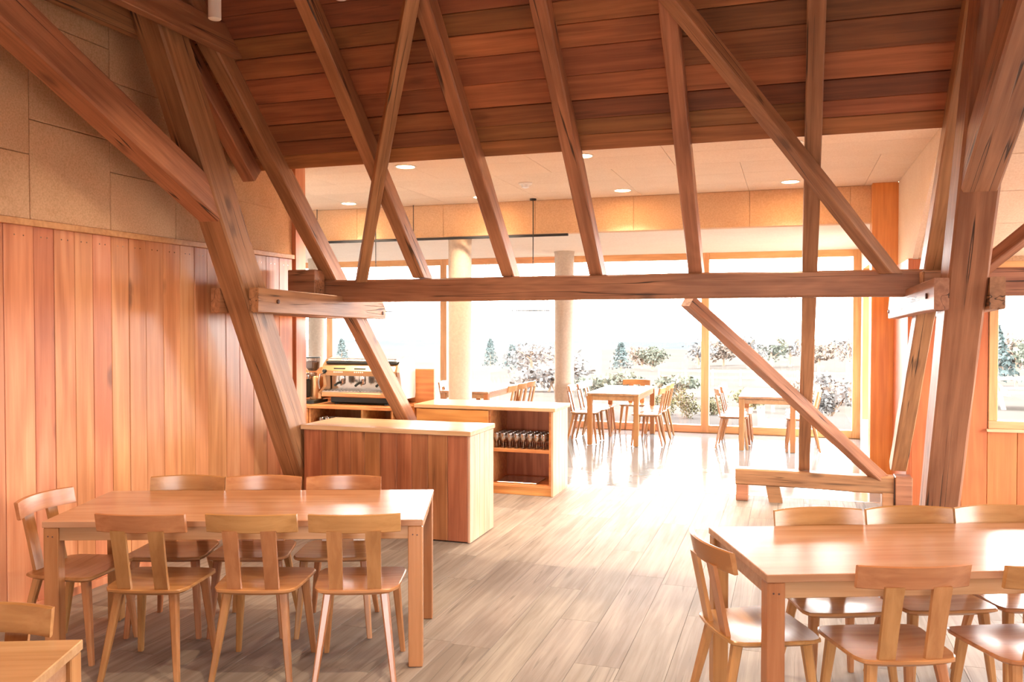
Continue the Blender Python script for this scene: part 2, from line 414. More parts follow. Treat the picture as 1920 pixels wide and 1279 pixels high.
# ---- flat ceiling of the new part, fascia and soffit
ce = shell('ceiling', (-9.6, 5.85, 3.262), (1.09, 10.2, 3.4), P_CEIL); tag(ce, kind='structure')
yy = 5.85
while yy < 10.1:
    y1 = min(yy + .615, 10.15); x = -9.6 + (.6 if int(yy * 10) % 2 else 0)
    if x > -9.6: box('panel', (-9.6, yy + .0015, 3.24), (x - .0015, y1 - .0015, 3.262), P_CEIL, ce, .002)
    while x < 1.08:
        x1 = min(x + 1.22, 1.09)
        box('panel', (x + .0015, yy + .0015, 3.24), (x1 - .0015, y1 - .0015, 3.262), P_CEIL, ce, .002); x = x1
    yy = y1
fa = shell('wall_fascia', (-9.6, 10.172, 2.83), (1.0, 10.3, 3.262), P_FASC); tag(fa, kind='structure')
for a, b_ in zip([-9.6, -8.6, -7.4, -6.2, -5.45, -4.22, -3.0, -1.78, -1.15, -.45, .62], [-8.6, -7.4, -6.2, -5.45, -4.22, -3.0, -1.78, -1.15, -.45, .62, .95]):
    box('panel', (a + .002, 10.15, 2.832), (b_ - .002, 10.172, 3.238), P_FASC, fa, .002)
so = box('ceiling', (-9.6, 10.3, 2.83), (1.1, 13.9, 2.95), P_SOFF, None, 0); tag(so, kind='structure')

# ---- far room: end walls
w_a = box('wall_north', (-9.8, 7.0, 0), (XL - .25, 7.2, 3.4), P_WHITE, None, 0); tag(w_a, kind='structure')
w_b = box('wall_west', (-9.9, 7.0, 0), (-9.6, 14, 3.4), P_WHITE, None, 0); tag(w_b, kind='structure')
# side wall with deep-set window (sill, jamb lining)
X1 = 1.0
ws = shell('wall_side', (X1, 10.28, 0), (X1 + .32, 13.98, .32), P_WHITE); tag(ws, kind='structure')
box('pier', (X1, 13.3, .32), (X1 + .32, 13.98, 2.83), P_WHITE, ws, 0); box('pier', (X1, 10.28, .32), (X1 + .32, 11.15, 2.83), P_WHITE, ws, 0)
box('lintel', (X1, 11.15, 2.55), (X1 + .32, 13.3, 2.83), P_WHITE, ws, 0)
w2 = empty('window_2', (X1 + .16, 12.2, .32)); tag(w2, kind='structure')
box('jamb', (-.17, 1.06, 0), (.02, 1.1, 2.23), T_POST, w2, .003); box('jamb', (-.17, -1.05, 0), (.02, -1.01, 2.23), T_POST, w2, .003)
box('sill', (-.18, -1.05, 0), (.02, 1.1, .025), M_WHITE, w2, .003); box('head', (-.17, -1.01, 2.19), (.02, 1.06, 2.23), T_FRAMEX, w2, .003)
box('frame', (.02, -1.05, 0), (.09, -.97, 2.23), T_FRAME, w2, .003); box('frame', (.02, 1.02, 0), (.09, 1.1, 2.23), T_FRAME, w2, .003)
box('pane', (.05, -.97, .02), (.062, 1.02, 2.2), M_GLASS, w2, 0)
post = box('trim_4', (.83, 10.0, 0), (1.1, 10.27, 3.24), T_POST, None, .006); tag(post, kind='structure')
# cheek wall between the halls
ck = prism('wall_cheek', [(7.14, 3.24), (8.88, 2.325), (8.88, 0), (10.0, 0), (10.0, 3.262), (7.14, 3.262)], 'X', 1.09, 1.14, P_CEIL); tag(ck, kind='structure')
ck2 = prism('wall_cheek', [(3.85, 4.98), (6.06, roofz(6.06)), (6.06, 3.24), (7.14, 3.24), (7.14, 3.3)], 'X', 1.09, 1.14, P_CEIL); tag(ck2, kind='structure')
ck3 = prism('wall_cheek', [(1.85, 6.03), (1.85, roofz(1.85) + .1), (3.85, 4.98)], 'X', 1.09, 1.14, P_CEIL); tag(ck3, kind='structure')
ckb = box('trim_5', (1.05, 8.82, 0), (1.09, 10.0, 2.34), T_BAY, None, .004); tag(ckb, kind='structure')

# ---- bay on the right: sloping panel ceiling, board wall with window
SB = .527; ab = math.atan(SB)
def bayz(Y): return 2.34 + SB * (8.85 - Y)
bc = prism('ceiling', [(8.95, bayz(8.95) + .024), (1.85, bayz(1.85) + .024), (1.85, bayz(1.85) + .2), (8.95, bayz(8.95) + .2)], 'X', 1.14, 5.1, P_CEIL); tag(bc, kind='structure')
for ya, yb in zip([8.85, 8.70, 8.37, 7.95, 7.52, 7.06, 6.6, 6.14, 5.68, 5.2, 4.6], [8.70, 8.37, 7.95, 7.52, 7.06, 6.6, 6.14, 5.68, 5.2, 4.6, 4.0]):
    x = 1.14
    while x < 5:
        x1 = min(x + 1.3, 5.0); ym = (ya + yb) / 2
        o = bpy.data.objects.new('panel', boxmesh(round(x1 - x - .004, 3), round((ya - yb) / math.cos(ab) - .005, 4), .022, P_CEIL, .003)); link(o, bc)
        o.location = ((x + x1) / 2, ym, bayz(ym) + .012); o.rotation_euler = (-ab, 0, 0); x = x1
WX0, WX1, WZ0, WZ1 = 1.74, 4.7, .76, 2.3
wb = shell('wall_bay', (1.14, 8.875, 0), (5.1, 9.05, WZ0), P_WALL); tag(wb, kind='structure')
box('pier', (1.14, 8.875, WZ0), (WX0, 9.05, 2.36), P_WALL, wb, 0); box('pier', (WX1, 8.875, WZ0), (5.1, 9.05, 2.36), P_WALL, wb, 0)
box('lintel', (WX0, 8.875, WZ1), (WX1, 9.05, 2.36), P_WALL, wb, 0)
xs = [1.092, 1.30, 1.52, 1.735, 1.98, 2.2, 2.42, 2.66, 2.9, 3.12, 3.36, 3.6, 3.84, 4.08, 4.3, 4.52, 4.74, 5.0]
for a, b_ in zip(xs[:-1], xs[1:]):
    top = 2.335 if (b_ <= WX0 or a >= WX1) else WZ0
    box('plank', (a + .0015, 8.85, .002), (b_ - .0015, 8.875, top), T_BAY, wb, .003)
w3 = empty('window_3', (WX0, 8.86, WZ0)); tag(w3, kind='structure')
ww, wh = WX1 - WX0, WZ1 - WZ0
box('sill', (-.02, -.06, -.025), (ww, .1, 0), T_TOP, w3, .003)
box('frame', (0, -.02, 0), (ww, .1, .075), T_FRAMEX, w3, .004); box('frame', (0, -.02, wh - .075), (ww, .1, wh), T_FRAMEX, w3, .004)
for q in (0, ww / 2 - .04, ww - .075): box('frame', (q, -.021, .075), (q + .075, .1, wh - .075), T_FRAME, w3, .004)
box('pane', (.075, .04, .075), (ww / 2 - .04, .052, wh - .075), M_GLASS, w3, 0); box('pane', (ww / 2 + .035, .04, .075), (ww - .075, .052, wh - .075), M_GLASS, w3, 0)
# end wall and rear wall of the hall, both with windows (behind and beside the camera)
we = shell('wall_right', (5.0, -5.1, 0), (5.25, 9.05, .15), P_WHITE); tag(we, kind='structure')
box('pier', (5.0, -5.1, .15), (5.25, 3.6, 7), P_WHITE, we, 0); box('pier', (5.0, 7.6, .15), (5.25, 9.05, 7), P_WHITE, we, 0); box('lintel', (5.0, 3.6, 2.75), (5.25, 7.6, 7), P_WHITE, we, 0)
w4 = empty('window_4', (5.1, 3.6, .15)); tag(w4, kind='structure')
for q in (0, 1.3, 2.6, 3.92): box('frame', (-.05, q, 0), (.05, q + .08, 2.6), T_FRAME, w4, .004)
for q in (0, 2.52): box('frame', (-.05, 0, q), (.05, 4.0, q + .08), T_FRAME, w4, .004)
box('pane', (-.006, .05, .05), (.006, 3.95, 2.55), M_GLASS, w4, 0)
wr = shell('wall_back', (XL - .2, -5.25, 0), (5.2, -5.0, .2), P_WHITE); tag(wr, kind='structure')
box('lintel', (XL - .2, -5.25, 2.6), (5.2, -5.0, 3.1), P_WHITE, wr, 0)
box('pier', (XL - .2, -5.25, .2), (-1.3, -5.0, 2.6), P_WHITE, wr, 0); box('pier', (2.1, -5.25, .2), (5.2, -5.0, 2.6), P_WHITE, wr, 0)
w5 = empty('window_5', (-1.3, -5.1, .2)); tag(w5, kind='structure')
for q in range(3): box('frame', (q * 1.66, -.05, 0), (q * 1.66 + .08, .05, 2.4), T_FRAME, w5, .004)
box('pane', (0, -.006, 0), (3.4, .006, 2.4), M_GLASS, w5, 0)

# ---- main glazing at the end of the new part
GY = 13.75
w1 = empty('window_1', (0, GY, 0)); tag(w1, kind='structure')
mx = [-9.6, -7.95, -5.72, -3.5, -1.275, .95]
for k, q in enumerate(mx):
    box('frame', (q - .06, 0, 0), (q + .06, .14, 2.83), T_FRAME, w1, .004)
for a, b_ in zip(mx[:-1], mx[1:]):
    box('frame', (a + .06, .005, 0), (b_ - .06, .135, .115), T_FRAMEX, w1, .004)
    box('frame', (a + .06, .005, 2.73), (b_ - .06, .135, 2.83), T_FRAMEX, w1, .004)
    box('pane', (a + .06, .06, .115), (b_ - .06, .075, 2.73), M_GLASS, w1, 0)

ov = box('roof_sky_shade', (-9.9, 13.9, 2.86), (1.4, 15.3, 3.05), P_SOFF, None, .01); tag(ov, kind='structure')  # unseen canopy added to cut high sky light on the floor

# ================================================================== COLUMNS, LAMPS ON THE CEILING
def column(x, y, label):
    t = empty('column', (x, y, 0)); tag(t, label, 'column', 'round columns of the window hall')
    lathe('shaft', [(.15, .002), (.15, 2.8)], P_CONC, t, 40); lathe('collar', [(.156, 2.8), (.156, 2.829)], P_CONC, t, 40)
column(-4.05, 10.3, 'thick round plaster column rising directly behind the bar counter')
column(-3.31, 12.79, 'round plaster column beside the window table, standing near the glazing')
column(-7.75, 13.0, 'round plaster column behind the coffee grinder near the glazing')

dl = [(-3.53, 7.55), (-1.79, 7.55), (-.01, 7.55), (-5.3, 9.66), (-3.53, 9.66), (-1.82, 9.66), (-.01, 9.62), (-5.3, 7.55)]
for k, (x, y) in enumerate(dl):
    t = empty('downlight', (x, y, 3.24)); tag(t, 'round ceiling downlight, ' + {-.01: 'first', -1.79: 'second', -1.82: 'second', -3.53: 'third', -5.3: 'fourth'}[x] + ' from the orange corner post, row near the ' + ('roof boards' if y < 8 else 'fascia'), 'light', 'recessed ceiling downlights')
    lathe('rim', [(.105, 0), (.105, -.006), (.088, -.008), (.085, 0)], M_LAMPW, t, 28)
    lathe('diffuser', [(.001, -.002), (.086, -.002)], M_BULB, t, 28)
    l = bpy.data.lights.new('downlight_lamp', 'SPOT'); l.energy = 140; l.color = (1, .78, .55); l.spot_size = R(120); l.spot_blend = .6; l.shadow_soft_size = .08
    o = bpy.data.objects.new('downlight_lamp', l); link(o, t); o.location = (0, 0, -.02)
sd = empty('smoke_detector', (-2.72, 8.84, 3.24)); tag(sd, 'small white smoke detector on the flat cream ceiling', 'smoke detector')
lathe('base', [(.075, 0), (.075, -.012), (.06, -.02)], M_LAMPW, sd, 24); lathe('sensor', [(.045, -.02), (.04, -.05), (.015, -.058)], M_WHITE, sd, 20)

# suspended track along the fascia, pendants with wire shades
tk = box('lighting_track', (-6.4, 10.05, 2.785), (-2.56, 10.09, 2.815), M_BLACK, None, .004); tag(tk, 'thin black lighting track running along under the cream fascia', 'track')
for q in (-6.0, -4.6, -3.0): tube('hanger', [(q + 4.48, 0, .015), (q + 4.48, 0, .44)], .005, M_BLACK, tk, 6)
def pendant(x, y, label, ztop=3.24):
    t = empty('pendant_lamp', (x, y, 1.88)); tag(t, label, 'pendant lamp', 'black wire pendants over the bar')
    tube('rod', [(0, 0, .62), (0, 0, ztop - 1.88)], .006, M_BLACK, t, 6)
    lathe('ceiling_rose', [(.04, ztop - 1.88), (.04, ztop - 1.9), (.01, ztop - 1.905)], M_BLACK, t, 16)
    ch = []
    for k in range(9):
        z = .27 + k * .04; vs, fs = tube_data([(.008 * math.cos(a) * (1 if k % 2 else .3), .008 * math.cos(a) * (.3 if k % 2 else 1), z + .024 * math.sin(a)) for a in [i * math.pi / 4 for i in range(9)]], .003, 5)
        mesh('chain_link', vs, fs, M_BLACK, t)
    lathe('socket', [(.02, .27), (.022, .2), (.028, .16), (.012, .15)], M_BLACK, t, 14)
    lathe('bulb', [(.01, .16), (.03, .12), (.035, .09), (.02, .06), (.002, .055)], M_HOPPER, t, 14)
    for z, r in ((0, .26), (.2, .12)):
        tube('ring', [(r * math.cos(i * math.pi / 16), r * math.sin(i * math.pi / 16), z) for i in range(33)], .006, M_BLACK, t, 6)
    for k in range(8):
        a = k * math.pi / 4 + .2
        tube('wire', [(.26 * math.cos(a), .26 * math.sin(a), 0), (.12 * math.cos(a), .12 * math.sin(a), .2), (.02 * math.cos(a), .02 * math.sin(a), .26)], .004, M_BLACK, t, 5)
pendant(-2.98, 10.0, 'black wire-frame pendant lamp hanging beside the end of the lighting track')
pendant(-5.1, 10.0, 'black wire-frame pendant lamp hanging behind the espresso machine and leaning rafter')
# white spotlights up in the roof of the near hall
def spotlight(x, y, z, label, watt=0):
    t = empty('spotlight', (x, y, z)); tag(t, label, 'spotlight', 'white cylinder spotlights in the roof')
    lathe('housing', [(.033, 0), (.037, .003), (.037, .17), (.03, .175)], M_LAMPW, t, 24)
    lathe('lens', [(.001, .004), (.03, .004)], M_BULB, t, 20)
    zt = roofz(y) - z
    tube('stem', [(0, 0, .17), (0, 0, zt)], .008, M_LAMPW, t, 8)
    l = bpy.data.lights.new('spotlight_lamp', 'SPOT'); l.energy = watt; l.color = (1, .74, .48); l.spot_size = R(125); l.spot_blend = .8; l.shadow_soft_size = .05
    o = bpy.data.objects.new('spotlight_lamp', l); link(o, t); o.location = (0, 0, -.02)
SP = 30
spotlight(-3.21, 4.26, 3.51, 'white cylinder spotlight hanging beside the paired collar beams', SP)
spotlight(-2.5, 4.47, 3.62, 'white cylinder spotlight hanging by the thin brace in the roof', SP)
for x, y, wt_ in ((-1.2, 4.3, 150), (-.9, 2.9, 150), (-2.6, 1.6, 30), (-.3, 1.6, 90), (1.4, 1.0, 30)):  # unseen spots added to brighten the tables and aisle
    spotlight(x, y, 4.15, 'added fill spotlight hung unseen high over the dining tables', wt_)

# ================================================================== TIMBER FRAME
RX = [-3.04, -2.23, -1.485, -.70, .13]
ords = ['next to the principal rafter beside the plank wall', 'second from the principal rafter beside the plank wall', 'third from the principal rafter beside the plank wall',
        'fourth from the principal rafter beside the plank wall', 'running down past the purlin onto the low sill beam']
def rafter(name, X, y0, y1, w, label, cat='rafter', group=None, h=RD, cuts=()):
    def c(Y): return (X, Y, raf(Y) + h / 2 / COS)
    return timber(name, c(y0), c(y1), w, h, label, cat, None, cuts, group)
for k, X in enumerate(RX[:4]):
    rafter('rafter', X, 1.95, YP + .14, .108, 'brown hewn common rafter ' + ords[k], group='common rafters on the long purlin', cuts=(((X, 0, ZP - .003), (0, 0, -1)),))
rafter('rafter', RX[4], 1.95, 8.75, .105, 'brown hewn common rafter ' + ords[4], group='common rafters on the long purlin', cuts=(((0, 0, .312), (0, 0, -1)),))
rafter('principal_rafter', -3.918, 1.95, 8.72, .135, 'principal rafter with lit side, passing down in front of the espresso machine', cuts=(((0, 0, .31), (0, 0, -1)),), h=.16)
rafter('principal_rafter', XT1, 1.95, 8.75, .135, 'dark principal rafter beside the thick leaning post, resting on the sill block', cuts=(((0, 0, .36), (0, 0, -1)),), h=.16)
rafter('rafter', -4.17, 1.95, 6.0, .12, 'short cut-off rafter against the panelled wall above the leaning post', h=.16)
# long purlin and its continuation into the bay
timber('purlin', (-4.08, YP + .08, 2.022), (1.0, YP + .08, 2.022), .17, .195, 'long horizontal brown purlin spanning the hall between the two leaning posts', rough=.004)
timber('purlin', (1.02, YP + .08, 2.022), (4.95, YP + .08, 2.022), .17, .195, 'purlin piece continuing into the bay past the thick leaning post')
# wind braces in the roof plane
def roofpt(X, Y, off=0): return (X, Y, raf(Y) - off)
timber('wind_brace', roofpt(-3.62, 6.8, .045), roofpt(-1.95, 4.5, .045), .09, .085, 'thin pale-edged wind brace crossing rafters from the left end of the purlin', 'brace', cuts=(((0, 0, 2.09), (0, 0, -1)),))
timber('wind_brace', roofpt(.78, 6.84, .045), roofpt(-.95, 4.75, .045), .105, .09, 'dark wind brace crossing the rafters down to the right end of the purlin', 'brace', cuts=(((0, 0, 2.09), (0, 0, -1)),))
timber('wind_brace', roofpt(-.78, 6.93, .05), roofpt(.86, 8.72, .05), .11, .10, 'slanted wind brace running below the purlin down to the low sill beam', 'brace', cuts=(((0, 0, 2.02), (0, 0, 1)), ((0, 0, .2), (0, 0, -1))))
timber('wind_brace', roofpt(1.2, 6.8, .045), roofpt(3.0, 4.85, .045), .105, .09, 'dark wind brace rising into the bay from the thick leaning post', 'brace')
# leaning posts of the two trusses
PT = 1.907                                           # rise per metre of run
pa = math.atan(PT); HP = .265
def post_c(z):                                       # centre line
    yf = 6.54 - z / PT                               # front face
    return yf + (HP / 2) / math.sin(pa)
def leaning(X, label, ztop):
    return timber('leaning_post', (X, post_c(-.25), -.25), (X, post_c(ztop), ztop), .21, HP, label, 'post', None, (((0, 0, .002), (0, 0, -1)), ((0, 0, ztop - .15), (0, 0, 1))), rough=.005)
leaning(XT0, 'thick leaning post with lit side standing at the end of the low counter', 4.25)
leaning(XT1, 'thick leaning post with knotty dark face in front of the bay window', 4.25)
names = {XT0: 'by the plank wall', XT1: 'by the bay window'}
for X in (XT0, XT1):
    t = names[X]
    timber('head_brace', (X, 5.62, 2.41), (X, 1.9, 2.41 + 3.72 * .475), .19, .225, 'heavy head brace rising from the leaning post ' + t, 'brace', None,
           (((X, post_c(2.6) - .13 / math.sin(pa) + .0, 2.6), (0, math.sin(pa), math.cos(pa))),), rough=.005)
    for s, sn in ((-1, 'wall side'), (1, 'hall side')):
        if X == XT1: sn = {-1: 'hall side', 1: 'bay side'}[s]
        xo = X + (.195 if (X == XT0 and s > 0) else s * .145)
        yn = 6.54 - 1.9 / PT
        y_end = 7.6 if X == XT0 else 7.9
        tc_ = timber('tie_clamp', (xo, yn - .05, 1.905), (xo, y_end, 1.865), .08, .185, 'short tie timber clamped to the ' + sn + ' of the leaning post ' + t, 'beam', rough=.003,
                     cuts=(((xo, y_end - .02, 1.88), (0, .8, .6)),))
        sd_ = 1 if X == XT0 else -1
        for py, pz in ((yn + .2, 1.9), (y_end - .07, 1.83)):
            pg = lathe('peg', [(.017, 0), (.017, .012), (.012, .014)], M_GROUND_D, tc_, 8, (xo + sd_ * .037, py, pz), (sd_, 0, 0))
            pg.matrix_parent_inverse = tc_.matrix_world.inverted()
        timber('collar_beam', (xo, 5.42, 3.735), (xo, 1.7, 3.735), .08, .19, 'collar beam high on the ' + sn + ' of the leaning post ' + t, 'beam', rough=.004)
bk = box('bearing_block', (XT0 - .2, 6.56, 1.99), (XT0 + .07, 6.735, 2.2), T_OLD, None, .006); tag(bk, 'square timber block sitting on the tie timbers in front of the purlin end', 'block')
bk2 = box('bearing_block', (XT1 - .1, 6.53, 1.99), (XT1 + .1, 6.735, 2.1), T_OLD, None, .006); tag(bk2, 'dark timber block wedged behind the thick leaning post near the bay', 'block')
# low sill beam on feet, with the block under the principal rafter
sl = empty('sill_beam', (.22, 8.67, 0)); tag(sl, 'low orange-brown sill beam raised on short timber feet above the floor', 'beam')
bm_ = timber('beam', (-.72, 0, .2325), (.70, 0, .2325), .16, .155, None)
bm_.parent = sl
box('foot', (-.715, -.07, .002), (-.60, .07, .16), T_OLD, sl, .005)
prism('foot', [(-.435, .155), (-.31, .155), (-.28, .002), (-.405, .002)], 'Y', -.07, .07, T_OLD, sl)
box('foot', (.60, -.09, .002), (.70, .07, .158), T_OLD, sl, .005)
sb = box('sill_block', (.93, 8.56, .002), (1.075, 8.76, .315), T_OLD, None, .006); tag(sb, 'squat timber block under the foot of the principal rafter beside the sill beam', 'block')

# ================================================================== BAR
# low counter
LC = empty('low_counter', (-3.13, 6.54, 0)); tag(LC, 'low bar counter clad in brown vertical boards with pale lit end, beside the leaning post', 'counter')
x0, x1, y0, y1 = -.735, .75, -.28, .28
box('carcass', (x0, y0 + .022, .02), (x1 - .022, y1, .845), T_CAB, LC, 0)
cut = [x0, -.57, -.42, -.30, -.17, -.03, .12, .25, .39, .56, x1 - .022]
for a, b_ in zip(cut[:-1], cut[1:]): box('board', (a + .001, y0, .01), (b_ - .001, y0 + .022, .845), T_BAR, LC, .003)
for k in range(5): box('end_board', (x1 - .022, y0 + k * .112 + .001, .003), (x1, y0 + (k + 1) * .112 - .001, .845), T_BARLIGHT, LC, .003)
wt = box('worktop', (-3.89, 6.245, .847), (-2.37, 6.835, .885), T_TOP, None, .004); tag(wt, 'pale oak worktop lying on the low board-clad counter', 'worktop')
# glass counter with open shelves
GC = empty('shelf_counter', (-2.96, 8.47, 0)); tag(GC, 'taller bar counter with closed door and open shelves of glasses, pale lit board end', 'counter')
x0, x1, y0, y1 = -.75, .74, -.28, .28
box('back_panel', (x0, y1 - .02, .08), (x1 - .03, y1, .85), T_BAR, GC, .002); box('bottom', (x0, y0, .08), (x1 - .03, y1 - .02, .105), T_CAB, GC, .002)
box('plinth', (x0, y0 + .01, .002), (x1 - .03, y0 + .03, .08), T_CAB, GC, .002)
box('side', (x0, y0, .105), (x0 + .025, y1 - .02, .85), T_CAB, GC, .002); box('divider', (.045, y0, .105), (.07, y1 - .02, .85), T_CAB, GC, .002)
box('shelf', (.07, y0 + .005, .43), (x1 - .03, y1 - .02, .462), T_CAB, GC, .002); box('side', (x1 - .055, y0, .105), (x1 - .03, y1 - .02, .85), T_CAB, GC, .002)
d_ = box('door', (x0 + .01, y0 - .02, .11), (.05, y0, .845), T_CAB, GC, .003)
for k in range(5): box('end_board', (x1 - .03, y0 - .02 + k * .116 + .001, .003), (x1 - .005, y0 - .02 + (k + 1) * .116 - .001, .85), T_BARLIGHT, GC, .003)
wt2 = box('worktop', (-3.73, 8.165, .852), (-2.205, 8.78, .89), T_TOP, None, .004); tag(wt2, 'pale oak worktop on the shelf counter with the glasses', 'worktop')
# coffee counter
CC = empty('coffee_counter', (-4.995, 8.5, 0)); tag(CC, 'wooden back counter with drawer and open glass niche under the espresso machine', 'counter')
box('bottom', (-1.0, -.28, .08), (1.0, .28, .105), T_CAB, CC, .002); box('plinth', (-1.0, -.26, .002), (1.0, -.24, .08), T_CAB, CC, .002); box('back_panel', (-1.0, .26, .105), (1.0, .28, .80), T_BAR, CC, .002)
for a in (-1.0, -.02, .62, .975): box('divider', (a, -.28, .105), (a + .025, .26, .80), T_CAB, CC, .002)
for a, b_ in ((-.98, -.5), (-.49, -.02)):
    dr = box('drawer', (a, -.3, .60), (b_, -.28, .80), T_CAB, CC, .003); box('pull', (-.1, -.03, .03), (.1, -.01, .05), T_CAB, dr, .002)
    dr2 = box('door', (a, -.3, .11), (b_, -.28, .59), T_CAB, CC, .003)
box('shelf', (.0, -.27, .52), (.975, .26, .545), T_CAB, CC, .002)
wt3 = box('worktop', (-5.995, 8.19, .802), (-3.99, 8.81, .84), T_CAB, None, .004); tag(wt3, 'orange pine worktop carrying the espresso machine and grinder', 'worktop')
bs = box('backsplash', (-5.98, 8.812, .60), (-3.78, 8.85, 1.22), T_CAB, None, .004); tag(bs, 'upright orange pine splash board behind the espresso machine', 'board')

GM = None
def glass(x, y, z, label, group):
    global GM
    if GM is None:
        o = lathe('wine_glass', [(.026, .0), (.027, .002), (.004, .006), (.0035, .06), (.012, .07), (.028, .09), (.033, .115), (.03, .15), (.0285, .15), (.031, .115), (.026, .092), (.002, .072)], M_TUMBLER, None, 14)
        GM = o.data
    else:
        o = bpy.data.objects.new('wine_glass', GM); link(o)
    o.location = (x, y, z); tag(o, label, 'glass', group)
for k in range(8):
    for j in range(4):
        glass(-2.845 + k * .071, 8.25 + j * .085, .463, 'clear stemmed glass in the rows on the open shelf of the bar counter', 'stemmed glasses on the bar shelf')
for k in range(8):
    for j in range(2):
        glass(-4.9 + k * .072, 8.3 + j * .1, .546, 'clear stemmed glass in the dark niche below the espresso machine', 'stemmed glasses in the coffee counter')
ty = box('serving_tray', (-2.84, 8.24, .20), (-2.42, 8.6, .212), M_STEELTRAY, None, .002); tag(ty, 'flat steel tray in the lower niche of the bar counter', 'tray')
ty.location.z = .112

# espresso machine (front faces the hall)
EM = empty('espresso_machine', (-4.47, 8.53, .84)); tag(EM, 'chrome three-group espresso machine with copper panel and white sides on the back counter', 'espresso machine')
box('base', (-.36, -.16, .015), (.36, .22, .085), M_PLASTIC, EM, .01)
for sx in (-.3, .3):
    for sy in (-.12, .18): lathe('foot', [(.025, 0), (.022, .016)], M_PLASTIC, EM, 12, (sx, sy, 0))
box('drip_tray', (-.43, -.24, .085), (.43, .23, .135), M_BRASS, EM, .008)
dt = box('drip_grille', (-.42, -.235, .136), (.42, .0, .15), M_CHROME, EM, .003)
for k in range(20): box('bar', (-.40 + k * .0415, -.11, .006), (-.392 + k * .0415, .11, .012), M_CHROME, dt, 0)
prism('back_body', [(.0, .135), (.24, .135), (.24, .40), (-.04, .40), (-.02, .33), (.0, .30)], 'X', -.43, .43, M_CHROME, EM)
hd = prism('head', [(-.19, .315), (.0, .30), (.05, .33), (.05, .44), (-.10, .445), (-.165, .425), (-.2, .37)], 'X', -.44, .44, M_BRASS, EM)
for g in range(3):
    for k in range(5):
        lathe('button', [(.008, 0), (.008, .006)], M_WHITE, hd, 10, (-.29 + g * .25 + k * .024, -.196, .355), (0, -1, 0))
    box('display', (-.3 + g * .25, -.19, .385), (-.16 + g * .25, -.178, .4), M_PLASTIC, hd, .001)
lathe('steam_knob', [(.022, 0), (.024, .02), (.018, .035)], M_PLASTIC, hd, 16, (-.405, -.19, .365), (0, -1, 0))
box('cup_tray', (-.43, -.13, .445), (.43, .23, .47), M_PLASTIC, EM, .003)
for z in (.475, .5): tube('cup_rail', [(-.42, -.1, z), (.42, -.1, z)], .005, M_CHROME, EM, 8)
for k in range(5): tube('rail_post', [(-.4 + k * .2, -.1, .45), (-.4 + k * .2, -.1, .5)], .005, M_CHROME, EM, 6)
for g in range(3):
    gx = -.24 + g * .25
    gh = lathe('group_head', [(.035, .335), (.038, .29), (.04, .265), (.036, .255)], M_CHROME, EM, 20, (gx, -.11, 0))
    pf = lathe('portafilter', [(.02, .215), (.036, .225), (.038, .255), (.03, .258)], M_CHROME, EM, 20, (gx, -.11, 0))
    tube('handle', [(0, -.035, .24), (.0, -.1, .235), (.0, -.16, .215)], .014, M_PLASTIC, pf, 10)
    tube('spout', [(-.012, 0, .22), (-.014, -.005, .2)], .007, M_BRASS, pf, 8)
for s in (-1, 1):
    tube('steam_wand', [(s * .39, -.17, .32), (s * .41, -.2, .34), (s * .44, -.24, .33), (s * .45, -.26, .26), (s * .44, -.25, .17)], .007, M_CHROME, EM, 8)
    side = [(-.22, .06), (.25, .06), (.265, .12), (.262, .40), (.24, .475), (.18, .515), (.05, .52), (-.05, .49), (-.12, .43), (-.15, .36), (-.12, .28), (-.10, .2), (-.23, .12)]
    prism('side_panel', side, 'X', .44 if s > 0 else -.475, .475 if s > 0 else -.44, M_WHITE if s > 0 else M_BRASS, EM)
# coffee grinder
GR = empty('coffee_grinder', (-5.1, 8.42, .84)); tag(GR, 'coffee grinder with clear bean hopper standing left of the espresso machine', 'grinder')
prism('base_plate', [(-.1, -.16), (.1, -.16), (.115, -.14), (.115, .16), (-.115, .16), (-.115, -.14)], 'Z', .003, .035, M_PLASTIC, GR)
lathe('body', [(.075, .035), (.078, .05), (.075, .28), (.06, .3)], M_BRASS, GR, 24, (.03, .06, 0))
box('front_panel', (-.10, -.11, .06), (-.005, .0, .27), M_PLASTIC, GR, .012)
for z in (.11, .15, .19): lathe('key', [(.009, 0), (.009, .005)], M_CHROME, GR, 10, (-.05, -.11, z), (0, -1, 0))
lathe('dosing_chamber', [(.045, .27), (.05, .3), (.045, .325), (.02, .335)], M_CHROME, GR, 20, (-.035, -.04, 0))
lathe('collar', [(.045, .3), (.05, .31), (.05, .335)], M_CHROME, GR, 20, (.0, .03, 0))
hp = lathe('hopper', [(.042, .335), (.05, .36), (.08, .39), (.085, .5), (.083, .5), (.078, .392), (.048, .364)], M_HOPPER, GR, 28, (.0, .03, 0))
lathe('beans', [(.001, .352), (.044, .36), (.074, .394), (.078, .455), (.04, .468), (.001, .462)], M_GROUND_D, GR, 24, (.0, .03, 0))
lathe('lid', [(.09, .5), (.09, .512), (.02, .516)], M_PLASTIC, GR, 28, (.0, .03, 0))

